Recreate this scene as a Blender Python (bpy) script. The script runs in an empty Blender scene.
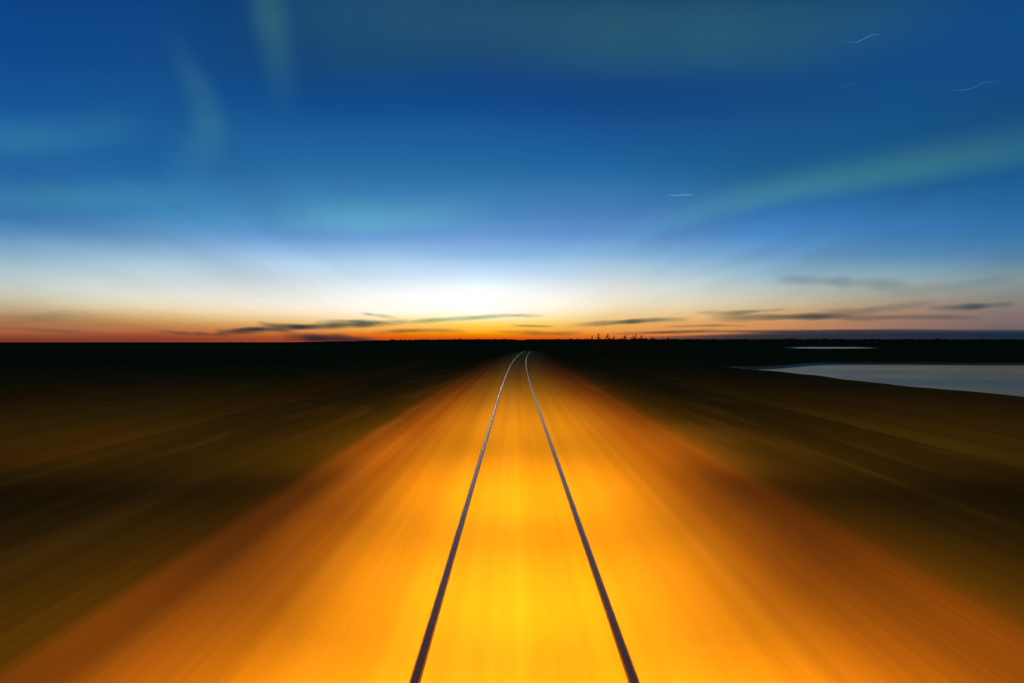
import bpy, bmesh, math, random
from mathutils import Vector, noise

random.seed(11)
S = bpy.context.scene
COL = S.collection
R = math.radians
PI = math.pi

# ------------------------------------------------------------------ camera
EYE = Vector((-0.065, 0.0, 2.33))
FPX = 682.67                      # 24 mm lens on a 36 mm frame, 1024 px wide
YAW = 3.0 / FPX
cam_d = bpy.data.cameras.new("camera")
cam_d.lens = 24.0
cam_d.sensor_width = 36.0
cam_d.clip_start = 0.1
cam_d.clip_end = 200000.0
cam = bpy.data.objects.new("camera", cam_d)
cam.location = EYE
cam.rotation_euler = (R(90), 0, YAW)
COL.objects.link(cam)
S.camera = cam


def ray(px, py):
    """world direction (y = 1 depth) seen at a place in the photograph"""
    x, z = (px - 512.0) / FPX, (341.5 - py) / FPX
    c, s = math.cos(YAW), math.sin(YAW)
    return Vector((x * c - s, x * s + c, z))


def at(px, py, dist):
    return EYE + ray(px, py) * dist


# ------------------------------------------------------------------ helpers
def srgb(r, g, b):
    def f(v):
        v /= 255.0
        return v / 12.92 if v <= 0.04045 else ((v + 0.055) / 1.055) ** 2.4
    return (f(r), f(g), f(b), 1.0)


def sstep(a, b, x):
    t = min(1.0, max(0.0, (x - a) / (b - a)))
    return t * t * (3 - 2 * t)


def link(name, me, mat=None, parent=None, smooth=True):
    o = bpy.data.objects.new(name, me)
    COL.objects.link(o)
    if mat:
        me.materials.append(mat)
    if parent:
        o.parent = parent
    if smooth:
        for p in me.polygons:
            p.use_smooth = True
    return o


def tag(o, label=None, cat=None, group=None, kind=None):
    if label:
        o["label"] = label
    if cat:
        o["category"] = cat
    if group:
        o["group"] = group
    if kind:
        o["kind"] = kind
    return o


def empty(name, loc):
    o = bpy.data.objects.new(name, None)
    o.location = loc
    COL.objects.link(o)
    return o


class Nodes:
    def __init__(self, tree):
        self.t = tree
        tree.nodes.clear()

    def n(self, kind, **kw):
        nd = self.t.nodes.new(kind)
        for k, v in kw.items():
            setattr(nd, k, v)
        return nd

    def l(self, a, b):
        self.t.links.new(a, b)

    def m(self, op, a, b=None, c=None):
        nd = self.n("ShaderNodeMath", operation=op)
        for i, v in enumerate((a, b, c)):
            if v is None:
                continue
            if isinstance(v, (int, float)):
                nd.inputs[i].default_value = v
            else:
                self.l(v, nd.inputs[i])
        return nd.outputs[0]

    def mix(self, fac, a, b, blend="MIX"):
        nd = self.n("ShaderNodeMix", data_type="RGBA", blend_type=blend)
        for sock, v in ((nd.inputs[0], fac), (nd.inputs[6], a), (nd.inputs[7], b)):
            if isinstance(v, (int, float)):
                sock.default_value = v
            elif isinstance(v, (tuple, list)):
                sock.default_value = v
            else:
                self.l(v, sock)
        return nd.outputs[2]

    def rng(self, v, a, b, c=0.0, d=1.0, smooth=True):
        nd = self.n("ShaderNodeMapRange")
        nd.interpolation_type = "SMOOTHSTEP" if smooth else "LINEAR"
        self.l(v, nd.inputs[0])
        for i, x in enumerate((a, b, c, d)):
            nd.inputs[1 + i].default_value = x
        return nd.outputs[0]

    def ramp(self, fac, stops, interp="LINEAR"):
        nd = self.n("ShaderNodeValToRGB")
        cr = nd.color_ramp
        cr.interpolation = interp
        stops = sorted(stops, key=lambda s: s[0])
        cr.elements[0].position, cr.elements[0].color = stops[0]
        cr.elements[1].position, cr.elements[1].color = stops[-1]
        for p, c in stops[1:-1]:
            e = cr.elements.new(p)
            e.color = c
        self.l(fac, nd.inputs[0])
        return nd.outputs[0]

    def noise(self, vec, scale, detail=3.0, rough=0.55, dims="3D"):
        nd = self.n("ShaderNodeTexNoise", noise_dimensions=dims)
        self.l(vec, nd.inputs["Vector"])
        nd.inputs["Scale"].default_value = scale
        nd.inputs["Detail"].default_value = detail
        nd.inputs["Roughness"].default_value = rough
        return nd.outputs["Fac"]


def material(name):
    m = bpy.data.materials.new(name)
    m.use_nodes = True
    return m, Nodes(m.node_tree)


# ------------------------------------------------------------------ sky
SUN_AZ = ray(478, 340)
SUN_AZ = math.atan2(SUN_AZ.x, SUN_AZ.y)       # from +Y towards +X
SUN_EL = R(0.6)

w = bpy.data.worlds.new("World")
S.world = w
w.use_nodes = True
N = Nodes(w.node_tree)
tc = N.n("ShaderNodeTexCoord")
sep = N.n("ShaderNodeSeparateXYZ")
N.l(tc.outputs["Generated"], sep.inputs[0])
dx, dy, dz = sep.outputs
az = N.m("ARCTAN2", dx, dy)
# twilight colours by height above the horizon (photo rows), at eight bearings
ROWS = (0, 60, 120, 180, 220, 240, 260, 280, 300, 312, 322, 332, 339)
TW = {
    15: ((10, 66, 130), (14, 74, 140), (24, 90, 155), (40, 106, 165), (65, 127, 182), (108, 155, 197), (155, 187, 207), (186, 201, 200), (196, 188, 165), (184, 155, 118), (172, 120, 82), (165, 96, 64), (130, 62, 42)),
    155: ((10, 66, 126), (16, 74, 135), (24, 88, 148), (38, 105, 164), (72, 138, 186), (115, 160, 203), (165, 196, 218), (197, 212, 214), (224, 218, 198), (220, 192, 146), (200, 150, 94), (172, 100, 62), (136, 62, 44)),
    315: ((14, 62, 112), (15, 67, 118), (18, 84, 146), (46, 115, 168), (78, 140, 190), (112, 158, 212), (168, 202, 232), (208, 222, 232), (243, 240, 230), (250, 233, 205), (238, 192, 130), (216, 132, 66), (168, 76, 42)),
    400: ((14, 60, 110), (15, 66, 119), (18, 83, 146), (44, 114, 168), (80, 140, 193), (114, 161, 215), (168, 204, 236), (212, 228, 242), (255, 252, 246), (255, 248, 226), (253, 214, 136), (245, 150, 48), (202, 76, 20)),
    550: ((15, 59, 107), (16, 65, 119), (18, 79, 142), (41, 110, 166), (79, 135, 193), (108, 157, 212), (154, 193, 229), (205, 222, 236), (251, 246, 236), (252, 238, 205), (249, 212, 126), (243, 157, 50), (214, 82, 20)),
    480: ((15, 58, 108), (16, 64, 120), (18, 82, 146), (42, 113, 167), (80, 138, 195), (114, 163, 217), (158, 196, 234), (210, 230, 246), (255, 255, 254), (255, 250, 228), (255, 226, 130), (255, 172, 42), (214, 78, 14)),
    615: ((15, 60, 106), (16, 66, 118), (18, 77, 138), (40, 108, 165), (78, 131, 190), (104, 152, 206), (152, 191, 222), (203, 217, 222), (236, 228, 208), (240, 215, 168), (234, 184, 112), (230, 148, 68), (214, 92, 36)),
    765: ((14, 62, 108), (16, 68, 120), (20, 78, 134), (33, 96, 146), (56, 117, 178), (80, 136, 190), (117, 161, 197), (166, 191, 201), (203, 198, 172), (208, 172, 124), (208, 150, 96), (204, 132, 80), (160, 92, 66)),
    895: ((14, 66, 118), (15, 72, 130), (20, 80, 132), (29, 90, 140), (50, 111, 167), (66, 122, 172), (97, 142, 177), (147, 167, 172), (168, 158, 140), (170, 138, 114), (160, 122, 104), (150, 108, 94), (110, 82, 80)),
    1005: ((14, 70, 128), (16, 73, 132), (19, 78, 126), (26, 90, 146), (45, 105, 161), (60, 115, 162), (90, 131, 162), (132, 152, 157), (140, 136, 130), (136, 120, 116), (124, 108, 108), (108, 94, 98), (78, 76, 86)),
}
ZTOP = 0.5
cols = []
for px in sorted(TW):
    stops = []
    for row, c in zip(ROWS, TW[px]):
        d = ray(px, row).normalized()
        k = srgb(*c)
        if 390 < px < 560 and 270 < row < 320:
            k = tuple(v * (1.12 if px == 480 else 1.04) for v in k[:3]) + (1.0,)
        stops.append((max(0.0, d.z) / ZTOP, k))
    stops.append((1.0, srgb(8, 44, 92)))
    d = ray(px, 341)
    cols.append((math.atan2(d.x, d.y), N.ramp(N.m("DIVIDE", dz, ZTOP), stops, "CARDINAL")))
sky = cols[0][1]
for (a0, _), (a1, c1) in zip(cols, cols[1:]):
    sky = N.mix(N.rng(az, a0, a1, smooth=False), sky, c1)
# away from the afterglow the sky goes over to plain dusk blue
rear = N.ramp(N.m("DIVIDE", dz, ZTOP), [(0, srgb(58, 66, 88)), (0.25, srgb(40, 72, 118)), (1, srgb(8, 40, 86))])
sky = N.mix(N.rng(N.m("ABSOLUTE", az), 0.75, 2.0), sky, rear)
# faint drawn-out veils of high cirrus, lying along the horizon
da = N.m("SUBTRACT", az, SUN_AZ)
rad = N.m("SQRT", N.m("ADD", N.m("MULTIPLY", da, da), N.m("MULTIPLY", N.m("MULTIPLY", dz, dz), 2.0)))
ang = N.m("ARCTAN2", N.m("ADD", dz, 0.012), da)
cmb = N.n("ShaderNodeCombineXYZ")
N.l(N.m("MULTIPLY", ang, 6.5), cmb.inputs[0])
N.l(N.m("MULTIPLY", rad, 2.6), cmb.inputs[1])
veil = N.noise(cmb.outputs[0], 1.0, 4.0, 0.55, "2D")
veil = N.m("MULTIPLY", N.rng(veil, 0.3, 0.7, -0.12, 0.12, False), N.rng(N.m("ABSOLUTE", da), 0.04, 0.45))
band = N.m("MULTIPLY", N.rng(dz, 0.0, 0.05), N.rng(dz, 0.30, 0.10))
veil = N.m("ADD", N.m("MULTIPLY", veil, band), 1.0)
vv = N.n("ShaderNodeVectorMath", operation="SCALE")
N.l(sky, vv.inputs[0])
N.l(veil, vv.inputs["Scale"])
bg = N.n("ShaderNodeBackground")
N.l(vv.outputs[0], bg.inputs["Color"])
bg.inputs["Strength"].default_value = 1.0
nis = N.n("ShaderNodeTexSky", sky_type="NISHITA")
nis.sun_disc = False
nis.sun_elevation = SUN_EL
nis.sun_rotation = SUN_AZ
bg2 = N.n("ShaderNodeBackground")
N.l(nis.outputs[0], bg2.inputs["Color"])
bg2.inputs["Strength"].default_value = 0.0015
add = N.n("ShaderNodeAddShader")
N.l(bg.outputs[0], add.inputs[0])
N.l(bg2.outputs[0], add.inputs[1])
out = N.n("ShaderNodeOutputWorld")
N.l(add.outputs[0], out.inputs["Surface"])

# last light of the sun on the horizon
sd = bpy.data.lights.new("sun", "SUN")
sd.energy = 0.04
sd.angle = R(3.0)
sd.color = (1.0, 0.88, 0.76)
so = bpy.data.objects.new("sun", sd)
sdir = Vector((math.sin(SUN_AZ) * math.cos(SUN_EL), math.cos(SUN_AZ) * math.cos(SUN_EL), math.sin(SUN_EL)))
so.rotation_euler = sdir.to_track_quat("Z", "Y").to_euler()
so.location = sdir * 300 + Vector((0, 0, 30))
COL.objects.link(so)


# ------------------------------------------------------------------ lie of the land
def track_x(v):
    return (v - 26.0) ** 2 / 6320.0 if v > 26 else 0.0


def track_z(v):
    z = -((v - 148.0) ** 2) / 5600.0 if v > 148 else 0.0
    return max(z, -2.6)


FIELD = -1.2
WATER = -1.27


def pond_near(x, y):
    """how far inside the large pond a point is, in metres (negative = dry)"""
    edge = 32.0 + 1.1 * math.sin(y * 0.05) + 0.7 * math.sin(y * 0.17 + 1) + 0.25 * math.sin(y * 0.55)
    far = 95.0 + 24.0 * sstep(33, 56, x) + 2.0 * math.sin(x * 0.06) + 0.8 * math.sin(x * 0.21)
    return min(x - edge, far - y, y - 8.0, 190 - x) - max(0, (y - 84)) * 0.03


def pond_far(x, y):
    d = ((x - 0.462 * y) / 27.0) ** 2 + ((y - 410.0) / 66.0) ** 2
    d += 0.16 * math.sin(x * 0.09) + 0.12 * math.sin(x * 0.031 + y * 0.02)
    return (1 - d) * 40.0


def land_z(x, y, u):
    n = noise.noise(Vector((x * 0.035, y * 0.035, 3.1)))
    n2 = noise.noise(Vector((x * 0.13, y * 0.10, 8.1)))
    z = FIELD + 0.13 * n * sstep(14, 25, abs(u)) + 0.05 * n2 * sstep(14, 22, abs(u)) - 0.05 * (1 - sstep(11.0, 13.5, abs(u)))
    for p in (pond_near(x, y), pond_far(x, y)):
        z += (FIELD - 0.02 - z) * sstep(-14, -2, p)
        z += -0.7 * sstep(-0.8, 3.5, p)
    # the bed sinks into a shallow hollow round the bend
    if y > 150:
        z = min(z, z + (track_z(y) - 0.35 - z) * (1 - sstep(6, 22, abs(u)))) if track_z(y) - 0.35 < z else z
    # a gentle swell far off, ahead and to the right
    a = math.atan2(x, y)
    rise = sstep(700, 1800, y) * sstep(-0.36, -0.08, a)
    z += rise * (8.6 + 0.9 * noise.noise(Vector((x * 0.003, y * 0.003, 0)))) + sstep(900, 2500, y) * 0.9
    if y > 2600:
        z -= (y - 2600) * 0.0012
    return z


def spread(a, b, n, p):
    return [a + (b - a) * (i / n) ** p for i in range(n + 1)]


us = [-x for x in reversed(spread(0, 14, 22, 1.0)[1:])] + spread(0, 14, 22, 1.0)
us = [-14 - x for x in reversed(spread(0, 9000, 60, 4.2)[1:])] + us
us += [14 + x for x in spread(0, 60, 75, 1.0)[1:]] + [74 + 5 * i for i in range(1, 40)] + [269 + x for x in spread(0, 9000, 40, 2.6)[1:]]
vs = [-60, -40, -25, -15] + [-10 + i * 1.0 for i in range(140)] + [130 + x for x in spread(0, 170, 50, 1.2)] + [305 + 5 * i for i in range(50)] + [555 + x for x in spread(0, 20000, 110, 2.6)]

me = bpy.data.meshes.new("ground")
verts, faces, uvs = [], [], []
for v in vs:
    for u in us:
        wgt = 1 - sstep(8, 110, abs(u))
        x = u + track_x(min(v, 330)) * wgt
        verts.append((x, v, land_z(x, v, u)))
        uvs.append((u, v))
nu = len(us)
for j in range(len(vs) - 1):
    for i in range(nu - 1):
        a = j * nu + i
        faces.append((a, a + 1, a + nu + 1, a + nu))
me.from_pydata(verts, [], faces)
lay = me.uv_layers.new(name="along_track")
for lp in me.loops:
    lay.data[lp.index].uv = uvs[lp.vertex_index]
wet = me.attributes.new("wet", "FLOAT", "POINT")
for i, (x, y, z) in enumerate(verts):
    wet.data[i].value = max(sstep(-1.3, 0.2, pond_near(x, y)), sstep(-14, 0, pond_far(x, y)))


def track_coords(N):
    uvn = N.n("ShaderNodeUVMap")
    uvn.uv_map = "along_track"
    sp = N.n("ShaderNodeSeparateXYZ")
    N.l(uvn.outputs[0], sp.inputs[0])
    return uvn.outputs[0], sp.outputs[0], sp.outputs[1]


def drawn(N, uv, su, sv, scale=1.0, detail=4.0, rough=0.6):
    mp = N.n("ShaderNodeMapping")
    mp.inputs["Scale"].default_value = (su, sv, 1)
    N.l(uv, mp.inputs[0])
    return N.noise(mp.outputs[0], scale, detail, rough, "2D")


mat_field, N = material("dry grassland")
uv, u, v = track_coords(N)
a1 = drawn(N, uv, 0.7, 0.018, 1.0, 5.0, 0.55)
a2 = drawn(N, uv, 0.11, 0.02, 1.0, 4.0)
a3 = drawn(N, uv, 5.0, 0.25, 1.0, 4.0, 0.7)
c = N.mix(N.rng(a1, 0.3, 0.7), (0.066, 0.064, 0.011, 1), (0.088, 0.084, 0.014, 1))
c = N.mix(N.rng(a2, 0.35, 0.68), c, (0.085, 0.058, 0.011, 1))
c = N.mix(N.rng(a3, 0.35, 0.75, 0, 0.35), c, (0.12, 0.10, 0.025, 1))
bs = N.n("ShaderNodeBsdfPrincipled")
N.l(c, bs.inputs["Base Color"])
bs.inputs["Roughness"].default_value = 1.0
bs.inputs["Specular IOR Level"].default_value = 0.0
bp = N.n("ShaderNodeBump")
bp.inputs["Strength"].default_value = 0.25
bp.inputs["Distance"].default_value = 0.10
N.l(a1, bp.inputs["Height"])
N.l(bp.outputs[0], bs.inputs["Normal"])
o = N.n("ShaderNodeOutputMaterial")
at_w = N.n("ShaderNodeAttribute")
at_w.attribute_name = "wet"
frn = N.n("ShaderNodeFresnel")
frn.inputs["IOR"].default_value = 1.33
mud = N.n("ShaderNodeBsdfGlossy")
mud.inputs["Color"].default_value = (0.42, 0.38, 0.30, 1)
mud.inputs["Roughness"].default_value = 0.3
mxw = N.n("ShaderNodeMixShader")
N.l(N.m("MULTIPLY", N.m("MULTIPLY", at_w.outputs["Fac"], at_w.outputs["Fac"]), N.m("MULTIPLY", frn.outputs[0], 0.9)), mxw.inputs[0])
N.l(bs.outputs[0], mxw.inputs[1])
N.l(mud.outputs[0], mxw.inputs[2])
N.l(mxw.outputs[0], o.inputs["Surface"])
tag(link("ground", me, mat_field), kind="structure")

# ------------------------------------------------------------------ gravel bed of the track
LB, RB = 3.8, 4.5            # half widths of the crest


def bed_z(u, v):
    e = abs(u)
    lim = LB if u < 0 else RB
    z = -0.022 - 0.02 * sstep(0.9, 1.6, e) - 0.16 * sstep(1.3, lim, e)
    # worn furrows running with the track
    fur = noise.noise(Vector((u * 2.3, v * 0.012, 5.0))) * 0.018 + noise.noise(Vector((u * 6.1, v * 0.03, 2.0))) * 0.006
    z += fur * sstep(0.95, 1.5, e) * (1 - 0.9 * sstep(2.0, 3.6, e)) - (0.012 * (noise.noise(Vector((u * 3.0, v * 0.05, 9.0))) + 0.5) if e < 0.6 else 0)
    k = e - lim
    wob = 0.08 * noise.noise(Vector((0.0, v * 0.06, 4.0 if u < 0 else 7.0)))
    k -= wob
    if k > -0.6:
        t = k + 0.6
        z -= 0.135 * t * t / 4.8 if t < 2.4 else 0.135 * (t - 1.2)
    z = track_z(v) + z
    # the toe runs out softly into the field
    lo, kk = min(FIELD + 0.012, track_z(v) - 0.3), 0.35
    h = min(1.0, max(0.0, 0.5 + 0.5 * (z - lo) / kk))
    z = lo + (z - lo) * h + kk * h * (1 - h)
    return z - 0.05 * sstep(13.2, 15.0, e)


bu = [-15.0 + 30.0 * i / 240 for i in range(241)]
bv = [-8 + 0.8 * i for i in range(160)] + [120 + 2.0 * i for i in range(86)]
me = bpy.data.meshes.new("track_bed")
verts, faces, uvs = [], [], []
for v_ in bv:
    s = (v_ - 26) / 3160.0 if v_ > 26 else 0.0
    for u_ in bu:
        verts.append((track_x(v_) + u_, v_ - u_ * s, bed_z(u_, v_)))
        uvs.append((u_, v_))
nu = len(bu)
for j in range(len(bv) - 1):
    for i in range(nu - 1):
        a = j * nu + i
        faces.append((a, a + 1, a + nu + 1, a + nu))
me.from_pydata(verts, [], faces)
lay = me.uv_layers.new(name="along_track")
for lp in me.loops:
    lay.data[lp.index].uv = uvs[lp.vertex_index]

mat_bed, N = material("packed gravel and dirt")
uv, u, v = track_coords(N)
b1 = drawn(N, uv, 1.6, 0.02, 1.0, 4.0, 0.6)          # long streaks
b2 = drawn(N, uv, 6.0, 0.03, 1.0, 3.0, 0.55)         # fine streaks
b3 = drawn(N, uv, 0.55, 0.08, 1.0, 2.0, 0.5)         # patches
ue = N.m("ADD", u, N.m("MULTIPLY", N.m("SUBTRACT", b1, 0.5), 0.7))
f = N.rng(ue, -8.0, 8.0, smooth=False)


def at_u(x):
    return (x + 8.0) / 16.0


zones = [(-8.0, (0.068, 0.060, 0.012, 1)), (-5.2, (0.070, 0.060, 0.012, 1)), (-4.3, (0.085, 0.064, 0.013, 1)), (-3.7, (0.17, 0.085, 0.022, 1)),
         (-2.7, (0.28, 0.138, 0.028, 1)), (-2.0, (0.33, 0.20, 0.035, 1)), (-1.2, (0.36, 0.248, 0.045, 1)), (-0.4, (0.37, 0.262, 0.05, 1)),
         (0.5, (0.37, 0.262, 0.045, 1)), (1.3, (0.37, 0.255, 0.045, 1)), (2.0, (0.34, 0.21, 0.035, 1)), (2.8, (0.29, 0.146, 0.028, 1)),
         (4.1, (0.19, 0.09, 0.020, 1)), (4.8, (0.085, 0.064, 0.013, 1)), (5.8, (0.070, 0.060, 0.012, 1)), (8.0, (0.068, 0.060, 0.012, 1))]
c = N.ramp(f, [(at_u(p), k) for p, k in zones], "EASE")  # gravel, soil, grass; outer darkening also paints the edge of the lit wedge
k1 = N.rng(b1, 0.25, 0.75, 0.90, 1.09, False)
k2 = N.rng(b2, 0.25, 0.75, 0.93, 1.07, False)
k3 = N.rng(b3, 0.30, 0.70, 0.96, 1.04)
sc = N.n("ShaderNodeVectorMath", operation="SCALE")
N.l(c, sc.inputs[0])
N.l(N.m("MULTIPLY", N.m("MULTIPLY", k1, k2), k3), sc.inputs["Scale"])
c = N.mix(N.rng(b3, 0.52, 0.72, 0, 0.10), sc.outputs[0], (0.34, 0.25, 0.09, 1))
bs = N.n("ShaderNodeBsdfPrincipled")
N.l(c, bs.inputs["Base Color"])
bs.inputs["Roughness"].default_value = 1.0
bs.inputs["Specular IOR Level"].default_value = 0.0
bp = N.n("ShaderNodeBump")
bp.inputs["Strength"].default_value = 0.16
bp.inputs["Distance"].default_value = 0.03
N.l(N.m("ADD", b2, b1), bp.inputs["Height"])
N.l(bp.outputs[0], bs.inputs["Normal"])
o = N.n("ShaderNodeOutputMaterial")
N.l(bs.outputs[0], o.inputs["Surface"])
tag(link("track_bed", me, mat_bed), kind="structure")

# ------------------------------------------------------------------ rails
mat_rail, N = material("worn steel rail")
uv, u, v = track_coords(N)
w1 = drawn(N, uv, 30.0, 0.03, 1.0, 2.0, 0.5)
tc = N.n("ShaderNodeTexCoord")
nrm = N.n("ShaderNodeSeparateXYZ")
N.l(tc.outputs["Normal"], nrm.inputs[0])
top = N.rng(nrm.outputs[2], 0.80, 0.97)
wear = N.m("MULTIPLY", top, N.rng(w1, 0.25, 0.7, 0.85, 0.97))
c = N.mix(wear, (0.05, 0.018, 0.010, 1), (0.13, 0.08, 0.072, 1))
bs = N.n("ShaderNodeBsdfPrincipled")
N.l(c, bs.inputs["Base Color"])
N.l(wear, bs.inputs["Metallic"])
N.l(N.rng(wear, 0, 1, 0.8, 0.20, False), bs.inputs["Roughness"])
o = N.n("ShaderNodeOutputMaterial")
N.l(bs.outputs[0], o.inputs["Surface"])

HALF = [(0.0, 0.0), (0.022, -0.0008), (0.030, -0.0035), (0.0345, -0.009), (0.0355, -0.016), (0.0355, -0.034),
        (0.030, -0.042), (0.012, -0.052), (0.0085, -0.065), (0.0085, -0.110), (0.014, -0.124), (0.062, -0.140), (0.068, -0.148), (0.068, -0.154)]
PROF = HALF + [(-x, z) for x, z in reversed(HALF[1:])]


def make_rail(off, parent):
    me = bpy.data.meshes.new("rail")
    verts, faces, uvs = [], [], []
    st = [-7 + 1.0 * i for i in range(292)]
    for t in st:
        s = (t - 26) / 3160.0 if t > 26 else 0.0
        for x, z in PROF:
            uu = off + x
            verts.append((track_x(t) + uu, t - uu * s, track_z(t) + z))
            uvs.append((uu, t))
    n = len(PROF)
    for j in range(len(st) - 1):
        for i in range(n):
            a, b = j * n + i, j * n + (i + 1) % n
            faces.append((b, a, a + n, b + n))
    faces.append(tuple(range(n)))
    faces.append(tuple(reversed(range((len(st) - 1) * n, len(st) * n))))
    me.from_pydata(verts, [], faces)
    lay = me.uv_layers.new(name="along_track")
    for lp in me.loops:
        lay.data[lp.index].uv = uvs[lp.vertex_index]
    return link("rail", me, mat_rail, parent)


track = tag(empty("railway_track", (0, 0, 0)), "single railway track of two steel rails curving right towards the glowing horizon", "railway track")
make_rail(-0.753, track)
make_rail(0.753, track)

# ------------------------------------------------------------------ ponds
mat_water, N = material("pond water")
tc = N.n("ShaderNodeTexCoord")
mp = N.n("ShaderNodeMapping")
mp.inputs["Scale"].default_value = (1, 1, 1)
N.l(tc.outputs["Object"], mp.inputs[0])
fr = N.n("ShaderNodeFresnel")
fr.inputs["IOR"].default_value = 1.33
gl = N.n("ShaderNodeBsdfGlossy")
gl.inputs["Color"].default_value = (0.56, 0.50, 0.40, 1)      # gloss tint dims and warms the mirrored sky
df = N.n("ShaderNodeBsdfDiffuse")
df.inputs["Color"].default_value = (0.03, 0.024, 0.012, 1)
r1 = N.noise(mp.outputs[0], 0.035, 4.0)
N.l(N.rng(r1, 0.35, 0.65, 0.12, 0.22), gl.inputs["Roughness"])
r2 = N.noise(mp.outputs[0], 2.2, 3.0)
bp = N.n("ShaderNodeBump")
bp.inputs["Strength"].default_value = 0.25
bp.inputs["Distance"].default_value = 0.05
N.l(r2, bp.inputs["Height"])
N.l(bp.outputs[0], gl.inputs["Normal"])
mx = N.n("ShaderNodeMixShader")
N.l(fr.outputs[0], mx.inputs[0])
N.l(df.outputs[0], mx.inputs[1])
N.l(gl.outputs[0], mx.inputs[2])
o = N.n("ShaderNodeOutputMaterial")
N.l(mx.outputs[0], o.inputs["Surface"])


def sheet(name, x0, x1, y0, y1, z, mat):
    me = bpy.data.meshes.new(name)
    me.from_pydata([(x0, y0, z), (x1, y0, z), (x1, y1, z), (x0, y1, z)], [], [(0, 1, 2, 3)])
    return tag(link(name, me, mat, smooth=False), kind="structure")


sheet("pond_water", 27, 200, 2, 135, WATER - 0.28, mat_water)
sheet("far_pond_water", 120, 275, 280, 540, WATER - 0.28, mat_water)

# ------------------------------------------------------------------ soft bodies of vapour
def soft_body(name, path, half, depth, mat, prof=lambda s: 1.0, across=lambda t: 1.0, ns=48, nt=14, dist=9000.0, bow=0.0):
    """closed lens of vapour: path of photo places, half height in px along it, thickness along depth swelling from nothing at its rim"""
    pts = []
    for i in range(ns + 1):
        s = i / ns
        q = s * (len(path) - 1)
        k = min(int(q), len(path) - 2)
        fr = q - k
        p0, p1 = path[max(k - 1, 0)], path[k]
        p2, p3 = path[k + 1], path[min(k + 2, len(path) - 1)]
        xy = []
        for d in (0, 1):
            a, b, c_, e = p0[d], p1[d], p2[d], p3[d]
            xy.append(0.5 * (2 * b + (c_ - a) * fr + (2 * a - 5 * b + 4 * c_ - e) * fr ** 2 + (3 * b - a - 3 * c_ + e) * fr ** 3))
        pts.append(xy)
    bm = bmesh.new()
    front, back = [], []
    for i in range(ns + 1):
        s = i / ns
        x, y = pts[i]
        xa, ya = pts[max(i - 1, 0)]
        xb, yb = pts[min(i + 1, ns)]
        L = math.hypot(xb - xa, yb - ya) or 1.0
        nx, ny = (yb - ya) / L, -(xb - xa) / L
        h = half(s)
        fr_, bk_ = [], []
        for j in range(nt + 1):
            t = -1 + 2 * j / nt
            p = at(x + nx * h * t, y + ny * h * t, dist)
            th = depth * prof(s) * across(t)
            p += Vector((0, bow * (2 * s - 1) ** 2, 0))
            rim = i in (0, ns) or j in (0, nt) or th < 1e-3 * depth * 0 + 0.01
            if rim:
                vv_ = bm.verts.new(p)
                fr_.append(vv_)
                bk_.append(vv_)
            else:
                d = (p - EYE).normalized()
                fr_.append(bm.verts.new(p - d * th * 0.5))
                bk_.append(bm.verts.new(p + d * th * 0.5))
        front.append(fr_)
        back.append(bk_)
    for g, rev in ((front, False), (back, True)):
        for i in range(ns):
            for j in range(nt):
                q = [g[i][j], g[i + 1][j], g[i + 1][j + 1], g[i][j + 1]]
                if rev:
                    q.reverse()
                try:
                    bm.faces.new(q)
                except ValueError:
                    pass
    if bm.calc_volume(signed=True) < 0:
        bmesh.ops.reverse_faces(bm, faces=bm.faces)
    mid = at(*pts[ns // 2], dist)
    bmesh.ops.translate(bm, verts=bm.verts, vec=-mid)
    me = bpy.data.meshes.new(name)
    bm.to_mesh(me)
    bm.free()
    o = link(name, me, mat, smooth=False)
    o.location = mid
    return o


def vapour(name, scatter, absorb, density):
    m, N = material(name)
    s = N.n("ShaderNodeVolumeScatter")
    s.inputs["Color"].default_value = scatter
    s.inputs["Density"].default_value = density
    a = N.n("ShaderNodeVolumeAbsorption")
    a.inputs["Color"].default_value = absorb
    a.inputs["Density"].default_value = density * 1.3
    ad = N.n("ShaderNodeAddShader")
    N.l(s.outputs[0], ad.inputs[0])
    N.l(a.outputs[0], ad.inputs[1])
    o = N.n("ShaderNodeOutputMaterial")
    N.l(ad.outputs[0], o.inputs["Volume"])
    return m


mat_cloud = vapour("dusk cloud", (0.30, 0.40, 0.56, 1), (0.10, 0.38, 0.60, 1), 0.0026)
mat_bank = vapour("dusk cloud bank", (0.15, 0.42, 0.60, 1), (0.0, 0.45, 0.60, 1), 0.0019)


def cloud(label, path, hh, opt, seed, wisp=0.5, group="thin dark clouds low over the horizon"):
    def half(s):
        return hh * (1.35 + 0.6 * noise.noise(Vector((s * 6, seed * 3.3, 0))))

    def prof(s):
        e = math.sin(PI * min(1, max(0, s))) ** 1.3
        return e * max(0.15, 1 + wisp * 1.6 * noise.noise(Vector((s * 5 + 3, seed * 7.1, 2))))

    o = soft_body("cloud", path, half, 480.0 * opt, mat_cloud, prof, lambda t: (1 - t * t) ** 2.2, dist=7000.0 + 850.0 * seed)
    return tag(o, label, "cloud", group)


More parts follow.
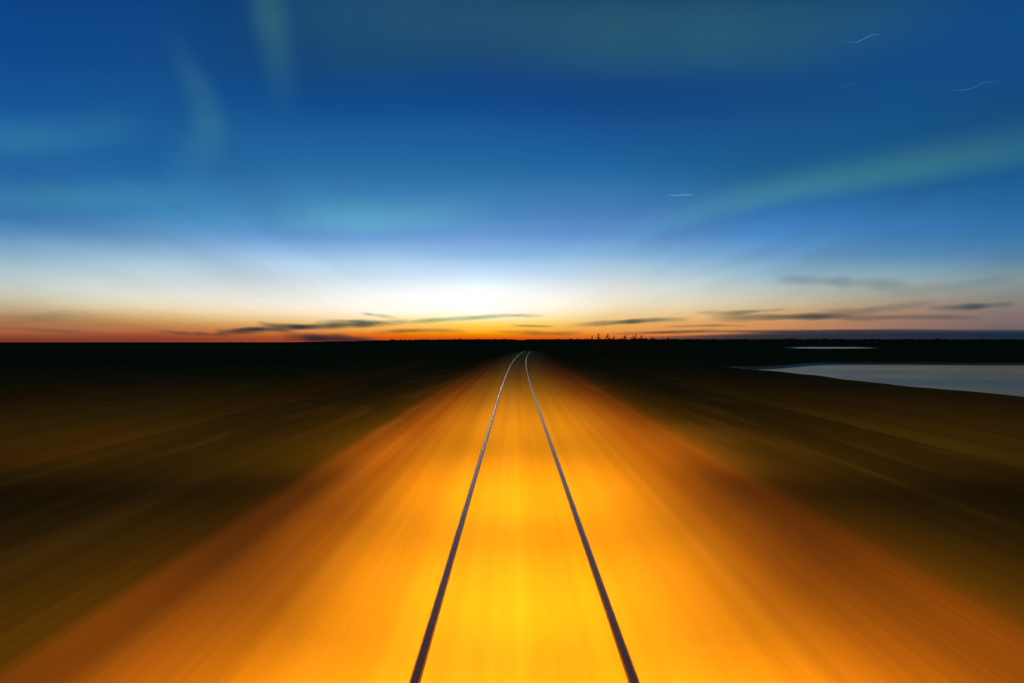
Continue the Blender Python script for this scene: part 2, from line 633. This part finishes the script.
cloud("short dark cloud streak lowest on the left, just above the dark plain", [(212, 333), (232, 331.5), (255, 330), (285, 327)], 3.4, 0.85, 1)
cloud("darkest slate blue cloud streak left of the white glow", [(256, 322), (276, 326), (302, 327), (330, 326), (350, 325)], 3.4, 1.4, 2)
cloud("brownish cloud streak joining the darkest streak to the white glow", [(318, 326), (345, 324.5), (375, 324), (410, 321)], 3.4, 0.9, 3)
cloud("dark purple cloud lying right on the horizon below the slate blue streak", [(280, 336), (312, 338), (345, 339), (382, 342)], 4.2, 1.3, 4, 0.3)
cloud("hair thin slanting cloud wisp at the left edge of the white glow", [(360, 313), (375, 315), (398, 318)], 1.6, 0.35, 5)
cloud("long thin brown cloud line under the brightest white of the sky", [(395, 323), (430, 320.5), (470, 318), (510, 315.5), (548, 316)], 2.2, 0.55, 6)
cloud("faint orange cloud line low over the horizon left of the rails", [(370, 333), (400, 331), (440, 330.5), (470, 332)], 2.4, 0.5, 7)
cloud("tiny thin cloud line in the yellow band straight above the rails", [(510, 325.5), (530, 326), (556, 326.5)], 1.4, 0.4, 8)
cloud("low reddish cloud line resting on the horizon above the rails", [(492, 331), (525, 332.5), (560, 333.5), (585, 332)], 2.4, 0.45, 9)
cloud("grey cloud streak above the bare saplings, thick at its right end", [(565, 326), (600, 323.5), (632, 321.5), (660, 319.8), (692, 319.5)], 2.6, 0.8, 10)
cloud("thin wavering cloud line just over the tops of the saplings", [(608, 334), (640, 333), (690, 331.5), (720, 330)], 1.6, 0.45, 11)
cloud("broad grey cloud streak in the orange right sky above the far pond", [(705, 318), (745, 317.5), (785, 317), (830, 316.5), (870, 318)], 3.8, 0.85, 12)
cloud("feathered cloud wisp rising to the right over the broad grey streak", [(815, 313), (850, 312), (890, 308), (945, 301)], 4.2, 0.36, 13)
cloud("dark spindle shaped cloud near the right edge of the picture", [(925, 308.5), (955, 307.5), (985, 306), (1018, 303.5)], 3.4, 0.7, 14)
cloud("pale blue grey cloud smear highest of the right clouds", [(770, 279), (820, 281), (865, 283), (915, 285)], 6.0, 0.3, 15)
cloud("faint upper cloud wisp slanting up to the right edge", [(860, 291), (920, 290), (980, 283), (1040, 272)], 6.0, 0.08, 16)
cloud("thin ruled cloud line close over the horizon right of the saplings", [(640, 333), (700, 331.5), (770, 331.5), (850, 331), (920, 330)], 1.8, 0.6, 17)
cloud("soft brown cloud smear at the far left over the orange horizon", [(-60, 322), (10, 319), (70, 318), (150, 325)], 7.0, 0.16, 18)
cloud("thin rust coloured cloud line at the far left, low over the plain", [(-40, 328), (20, 329), (60, 331), (110, 333)], 2.2, 0.2, 19)
cloud("small rust coloured cloud streak between the left smear and the dark streaks", [(150, 330), (180, 333), (205, 334), (240, 336)], 2.0, 0.4, 20)
cloud("small slate cloud streak just under the tail of the darkest streak", [(232, 330), (258, 329), (280, 330), (300, 332)], 2.2, 0.7, 22)
cloud("thin upper cloud line over the brownish streak, left of the white glow", [(312, 322.5), (340, 321), (368, 321.5), (392, 324)], 1.8, 0.55, 23)
cloud("short thin cloud line low between the sapling row and the broad grey streak", [(660, 327), (690, 326), (720, 325.5), (748, 326)], 1.5, 0.3, 24)
cloud("second flat cloud streak under the spindle shaped cloud", [(840, 319), (880, 317.5), (930, 317), (985, 318)], 3.4, 0.35, 25)
cloud("small grey cloud wisp trailing off left of the broad grey streak", [(690, 312), (725, 313), (760, 311), (790, 309)], 2.2, 0.45, 21)
# the long bank that lies on the horizon at the right
bank = soft_body("cloud_bank", [(590, 339), (700, 338), (800, 336), (900, 335), (1000, 335.5), (1150, 337), (1330, 339)],
                 lambda s: 2.0 + 4.4 * sstep(0.02, 0.42, s) + 0.8 * noise.noise(Vector((s * 9, 1, 1))), 1000.0, mat_bank,
                 lambda s: sstep(0, 0.3, s) * (1 - sstep(0.75, 1, s)), lambda t: (1 - t * t) ** 0.9, ns=90, nt=12, dist=27000.0)
tag(bank, "long slate blue cloud bank lying on the horizon along the right side", "cloud bank")


def glow(name, color, strength):
    m, N = material(name)
    e = N.n("ShaderNodeEmission")
    e.inputs["Color"].default_value = color
    e.inputs["Strength"].default_value = strength
    o = N.n("ShaderNodeOutputMaterial")
    N.l(e.outputs[0], o.inputs["Volume"])
    return m


AD = 2000.0
mat_aur = glow("aurora light", (0.33, 1.0, 0.06, 1), 0.066 / AD)
mat_aur2 = glow("teal aurora light", (0.24, 1.0, 0.40, 1), 0.064 / AD)


def aurora(label, path, half, amp, seed, teal=False, grain=0.2, skew=0.25, e=1.2):
    def prof(s):
        return amp * math.sin(PI * s) ** e * (1 + grain * noise.noise(Vector((s * 7, seed * 5.7, 1))) + grain * 0.5 * noise.noise(Vector((s * 22, seed, 4))))

    def across(t):
        q = t - skew * (1 - t * t)
        return max(0.0, 1 - q * q) ** 2.2

    o = soft_body("aurora_glow", path, half, AD, mat_aur2 if teal else mat_aur, prof, across, ns=70, nt=26, dist=30000.0 + 2600.0 * seed)
    return tag(o, label, "aurora", "green aurora glows in the dusk sky")


aurora("long green aurora band slanting up to the right edge of the sky", [(560, 258), (680, 212), (790, 182), (900, 162), (1030, 138), (1200, 100)], lambda s: 17 + 23 * s, 1.1, 1, skew=-0.3)
aurora("broad green aurora veil along the top of the sky right of centre", [(380, 10), (540, 22), (680, 26), (820, 20), (990, -16)], lambda s: 70, 0.62, 2, skew=-0.1)
aurora("narrow upright aurora ray at the top edge left of centre", [(258, -90), (266, -10), (276, 50), (286, 120)], lambda s: 34 - 12 * s, 0.7, 3, skew=0.0, e=1.6)
aurora("wide dim aurora veil at the top edge above the rails", [(230, -10), (330, 12), (430, 14), (560, -6)], lambda s: 80, 0.38, 4, skew=0.0)
aurora("hooked aurora curl hanging in the upper left sky", [(160, 20), (186, 66), (204, 104), (208, 136), (190, 162), (160, 170)], lambda s: 16 + 24 * s, 0.62, 5, skew=0.0, e=1.4)
aurora("blurred aurora patch at the left edge of the sky", [(-120, 128), (-30, 132), (60, 132), (150, 118)], lambda s: 30, 0.75, 6, True, skew=-0.2)
aurora("teal aurora patch low in the sky left above the white glow", [(270, 214), (340, 216), (400, 216), (500, 206)], lambda s: 26, 1.45, 7, True, skew=-0.1)
aurora("faint flat teal aurora streak low at the left", [(-120, 196), (0, 196), (110, 194), (240, 188)], lambda s: 22, 0.6, 8, True, skew=-0.1)

# ------------------------------------------------------------------ thin wavy streaks of starlight high up
mat_trail = glow("pale starlight", (0.75, 0.9, 1.0, 1), 0.011)


def trail(label, path, rad, dist=9500.0):
    me = bpy.data.meshes.new("light_streak")
    verts, faces = [], []
    n, sub = 8, 3
    pts = []
    for (xa, ya), (xb, yb) in zip(path, path[1:]):
        pts += [(xa + (xb - xa) * k / sub, ya + (yb - ya) * k / sub) for k in range(sub)]
    pts.append(path[-1])
    jit = random.Random(len(label))
    pts = [(x, y + jit.uniform(-0.55, 0.55)) for x, y in pts]
    for i, (x, y) in enumerate(pts):
        s = i / (len(pts) - 1)
        r = rad * (0.25 + 0.75 * math.sin(PI * min(1, 0.08 + s * 0.86)) * (0.6 + 0.5 * s))
        p = at(x, y, dist)
        for k in range(n):
            a = 2 * PI * k / n
            verts.append((p.x, p.y + r * math.cos(a), p.z + r * math.sin(a)))
    for i in range(len(pts) - 1):
        for k in range(n):
            a, b = i * n + k, i * n + (k + 1) % n
            faces.append((a, b, b + n, a + n))
    faces.append(tuple(reversed(range(n))))
    faces.append(tuple(range((len(pts) - 1) * n, len(pts) * n)))
    me.from_pydata(verts, [], faces)
    return tag(link("light_streak", me, mat_trail), label, "light streak", "thin wavy light streaks in the sky")


trail("brightest thin white wavy streak, nearly level, beside the tip of the slanting aurora band", [(667, 196), (670, 194.3), (673, 195.2), (678, 195.4), (683, 195.2), (687, 194.3), (690, 194.9), (694.5, 195)], 9.0)
trail("kinked thin white wavy streak at the upper right, highest of the streaks", [(844, 42.5), (849, 42), (855, 42.5), (861, 40), (868, 37), (872, 34.4), (877, 35), (882, 34)], 6.0)
trail("pale rising wavy streak close to the right edge of the sky", [(947, 93), (954, 90), (961, 90.5), (972, 88), (979, 85), (984, 82.3), (991, 82.6), (997, 81)], 4.6)
trail("hardly visible short streak below the kinked one", [(836, 87.5), (843, 86.5), (848, 84.2), (858, 83.5)], 2.6)
trail("hardly visible streak sloping down in the upper left sky", [(80, 68), (87, 69), (95, 72.5), (104, 76.5), (112, 81.5), (120, 82)], 2.2)

# ------------------------------------------------------------------ far woods, saplings
mat_wood, N = material("dark far foliage")
tc = N.n("ShaderNodeTexCoord")
nz = N.noise(tc.outputs["Object"], 0.2, 3.0)
c = N.mix(nz, (0.018, 0.022, 0.012, 1), (0.045, 0.045, 0.022, 1))
bs = N.n("ShaderNodeBsdfDiffuse")
N.l(c, bs.inputs["Color"])
o = N.n("ShaderNodeOutputMaterial")
N.l(bs.outputs[0], o.inputs["Surface"])


def woods(name, az0, az1, dist, hmin, hmax, count, label, seed):
    rnd = random.Random(seed)
    bm = bmesh.new()
    for i in range(count):
        a = az0 + (az1 - az0) * rnd.random()
        d = dist * (1 + rnd.uniform(-0.08, 0.08))
        x, y = d * math.tan(a), d
        edge = min(1.0, 0.25 + 6 * min(a - az0, az1 - a) / max(1e-6, (az1 - az0)))
        h = 0.75 * rnd.uniform(hmin, hmax) * edge * (0.75 + 0.5 * noise.noise(Vector((a * 25, seed, 0))))
        r = h * rnd.uniform(0.6, 1.3)
        z = land_z(x, y, x)
        res = bmesh.ops.create_icosphere(bm, subdivisions=2, radius=1.0)
        off = rnd.random() * 50
        for vt in res["verts"]:
            k = 1 + 0.45 * noise.noise(vt.co * 2.2 + Vector((off, 0, 0)))
            vt.co = Vector((x + vt.co.x * r * k, y + vt.co.y * r * k, z + h * 0.35 + vt.co.z * h * 0.65 * k))
    me = bpy.data.meshes.new(name)
    bm.to_mesh(me)
    bm.free()
    return tag(link(name, me, mat_wood), label, kind="stuff")


woods("far_scrub", -0.72, -0.30, 1500, 1.5, 3.6, 260, "low dark scrub along the horizon at the left", 3)
woods("far_woods", -0.31, 0.02, 1500, 1.5, 4.2, 220, "low dark woods along the horizon behind the track", 4)
woods("far_treeline", 0.02, 0.70, 1900, 1.5, 4.6, 380, "low dark treeline along the horizon at the right", 5)


def tube(bm, pts, rads, n=6):
    rings = []
    for i, p in enumerate(pts):
        d = (pts[min(i + 1, len(pts) - 1)] - pts[max(i - 1, 0)]).normalized()
        s = d.orthogonal().normalized()
        q = d.cross(s)
        rings.append([bm.verts.new(p + (s * math.cos(2 * PI * k / n) + q * math.sin(2 * PI * k / n)) * rads[i]) for k in range(n)])
    for a, b in zip(rings, rings[1:]):
        for k in range(n):
            bm.faces.new((a[k], a[(k + 1) % n], b[(k + 1) % n], b[k]))
    bm.faces.new(list(reversed(rings[0])))
    bm.faces.new(rings[-1])


mat_bark, N = material("dark bark")
tc = N.n("ShaderNodeTexCoord")
c = N.mix(N.noise(tc.outputs["Object"], 6.0), (0.03, 0.022, 0.015, 1), (0.07, 0.05, 0.035, 1))
bs = N.n("ShaderNodeBsdfDiffuse")
N.l(c, bs.inputs["Color"])
o = N.n("ShaderNodeOutputMaterial")
N.l(bs.outputs[0], o.inputs["Surface"])


def sapling(px, dist, top_px, wide, lean, label, seed):
    rnd = random.Random(seed)
    g = ray(px, 341.5) * dist + EYE
    base = Vector((g.x, g.y, land_z(g.x, g.y, g.x - track_x(min(g.y, 330))) - 0.05))
    h = EYE.z + (341.5 - top_px) / FPX * dist - base.z
    t = tag(empty("sapling", base), label, "sapling", "saplings on the horizon right of the track")
    bm = bmesh.new()
    pts = [Vector((lean * (k / 6) ** 1.5 * h * 0.2 + rnd.uniform(-.05, .05), rnd.uniform(-.05, .05), h * 0.98 * k / 6)) for k in range(7)]
    tube(bm, pts, [0.15 * (1 - k / 6 * 0.75) for k in range(7)])
    me = bpy.data.meshes.new("trunk")
    bm.to_mesh(me)
    bm.free()
    link("trunk", me, mat_bark, t)
    bm = bmesh.new()
    for k in range(48):
        f = rnd.uniform(0.12, 0.97)
        q = f * 6
        i = min(int(q), 5)
        p = pts[i].lerp(pts[i + 1], q - i)
        a = rnd.uniform(0, 2 * PI)
        ln = 1.7 * wide * (1.1 - f) * rnd.uniform(0.6, 1.2) + 0.15
        e = p + Vector((math.cos(a) * ln, math.sin(a) * ln, ln * rnd.uniform(0.5, 1.3)))
        m = p.lerp(e, 0.5) + Vector((0, 0, -0.08 * ln))
        tube(bm, [p, m, e], [0.035, 0.025, 0.008], 4)
        for _ in range(int(14 * (1.15 - f))):
            c0 = p.lerp(e, rnd.uniform(0.3, 1.0)) + Vector([rnd.uniform(-.18, .18) for _ in range(3)])
            ax = Vector([rnd.uniform(-1, 1) for _ in range(3)]).normalized()
            b = ax.orthogonal().normalized() * rnd.uniform(0.06, 0.12)
            ax = ax * rnd.uniform(0.12, 0.22)
            vs_ = [bm.verts.new(c0 + d) for d in (-ax, b, ax, -b)]
            bm.faces.new(vs_)
    me = bpy.data.meshes.new("crown")
    bm.to_mesh(me)
    bm.free()
    link("crown", me, mat_wood, t, smooth=False)
    return t


for k, a in enumerate([
    (593.5, 230, 334.5, 0.5, -0.5, "leftmost sapling of the row, slender and leaning left"),
    (598.0, 225, 331.5, 0.6, 0.2, "tall slender sapling second from the left of the row"),
    (604.5, 235, 335.5, 0.5, 0.5, "small sapling between the two tall slender ones on the left"),
    (608.5, 228, 332.0, 0.5, -0.2, "tall slender sapling just left of the middle of the row"),
    (613.0, 240, 335.0, 0.7, 0.4, "low sapling leaning right in the middle of the row"),
    (620.5, 226, 333.5, 1.0, 1.6, "strongly right leaning sapling with a bushy foot"),
    (626.0, 238, 336.0, 0.8, -0.4, "lowest sapling beside the bushiest one"),
    (631.5, 229, 333.0, 1.3, 1.2, "bushiest sapling, broad crown swept to the right"),
    (639.0, 236, 334.0, 0.6, 0.9, "thin sapling standing right of the bushiest one"),
    (652.0, 240, 335.5, 0.7, 0.3, "lone small sapling apart from the row on its right"),
    (667.0, 244, 336.0, 0.7, 0.5, "last and farthest right sapling of the row"),
]):
    sapling(a[0], a[1], a[2] + 1.0, a[3], a[4], a[5], 40 + k)


# ------------------------------------------------------------------ headlights, with a side wash added, of the train the picture is taken from
def headlight_and_wash(x, z, aim_y, aim_x, size, energy, fan=1.0):
    l = bpy.data.lights.new("headlight_and_wash", "SPOT")
    l.energy = energy
    l.color = (1.0, 0.45, 0.012)
    l.spot_size = R(size)
    l.spot_blend = 1.0
    l.shadow_soft_size = 0.14
    o = bpy.data.objects.new("headlight_and_wash", l)
    o.location = (x, 0.3, z)
    d = Vector((aim_x, aim_y, -0.05)) - Vector(o.location)
    o.rotation_euler = (-d).to_track_quat("Z", "Y").to_euler()
    o.scale = (fan, 1.0, 1.0)
    COL.objects.link(o)
    return o


for sx in (-1, 1):
    headlight_and_wash(sx * 0.75, 1.7, 5.2, 0.25 + sx * 0.4, 113, 5400)
    headlight_and_wash(sx * 0.75, 1.7, 24.0, sx * 0.35, 17, 56000, 2.5)
    headlight_and_wash(sx * 0.6, 1.8, 12.5, sx * 0.3, 27, 12500, 1.9)
    headlight_and_wash(sx * 0.75, 1.7, 14.5, sx * 13.0, 30, 12000, 2.0)  # side wash added to fill the dark field beside the bed
    headlight_and_wash(sx * 0.55, 1.9, 60.0, 0.3, 12, 120000, 2.2)
    headlight_and_wash(sx * 0.55, 1.9, 72.0, sx * 31.0, 17, 185000, 4.5)

# ------------------------------------------------------------------ picture settings
vs_ = S.view_settings
vs_.view_transform = "Standard"
vs_.look = "None"
vs_.exposure = 0.0
vs_.gamma = 1.0
vs_.use_curve_mapping = False
S.render.engine = "CYCLES"
S.cycles.use_denoising = True
S.cycles.max_bounces = 4
S.cycles.volume_bounces = 1
S.cycles.transparent_max_bounces = 16
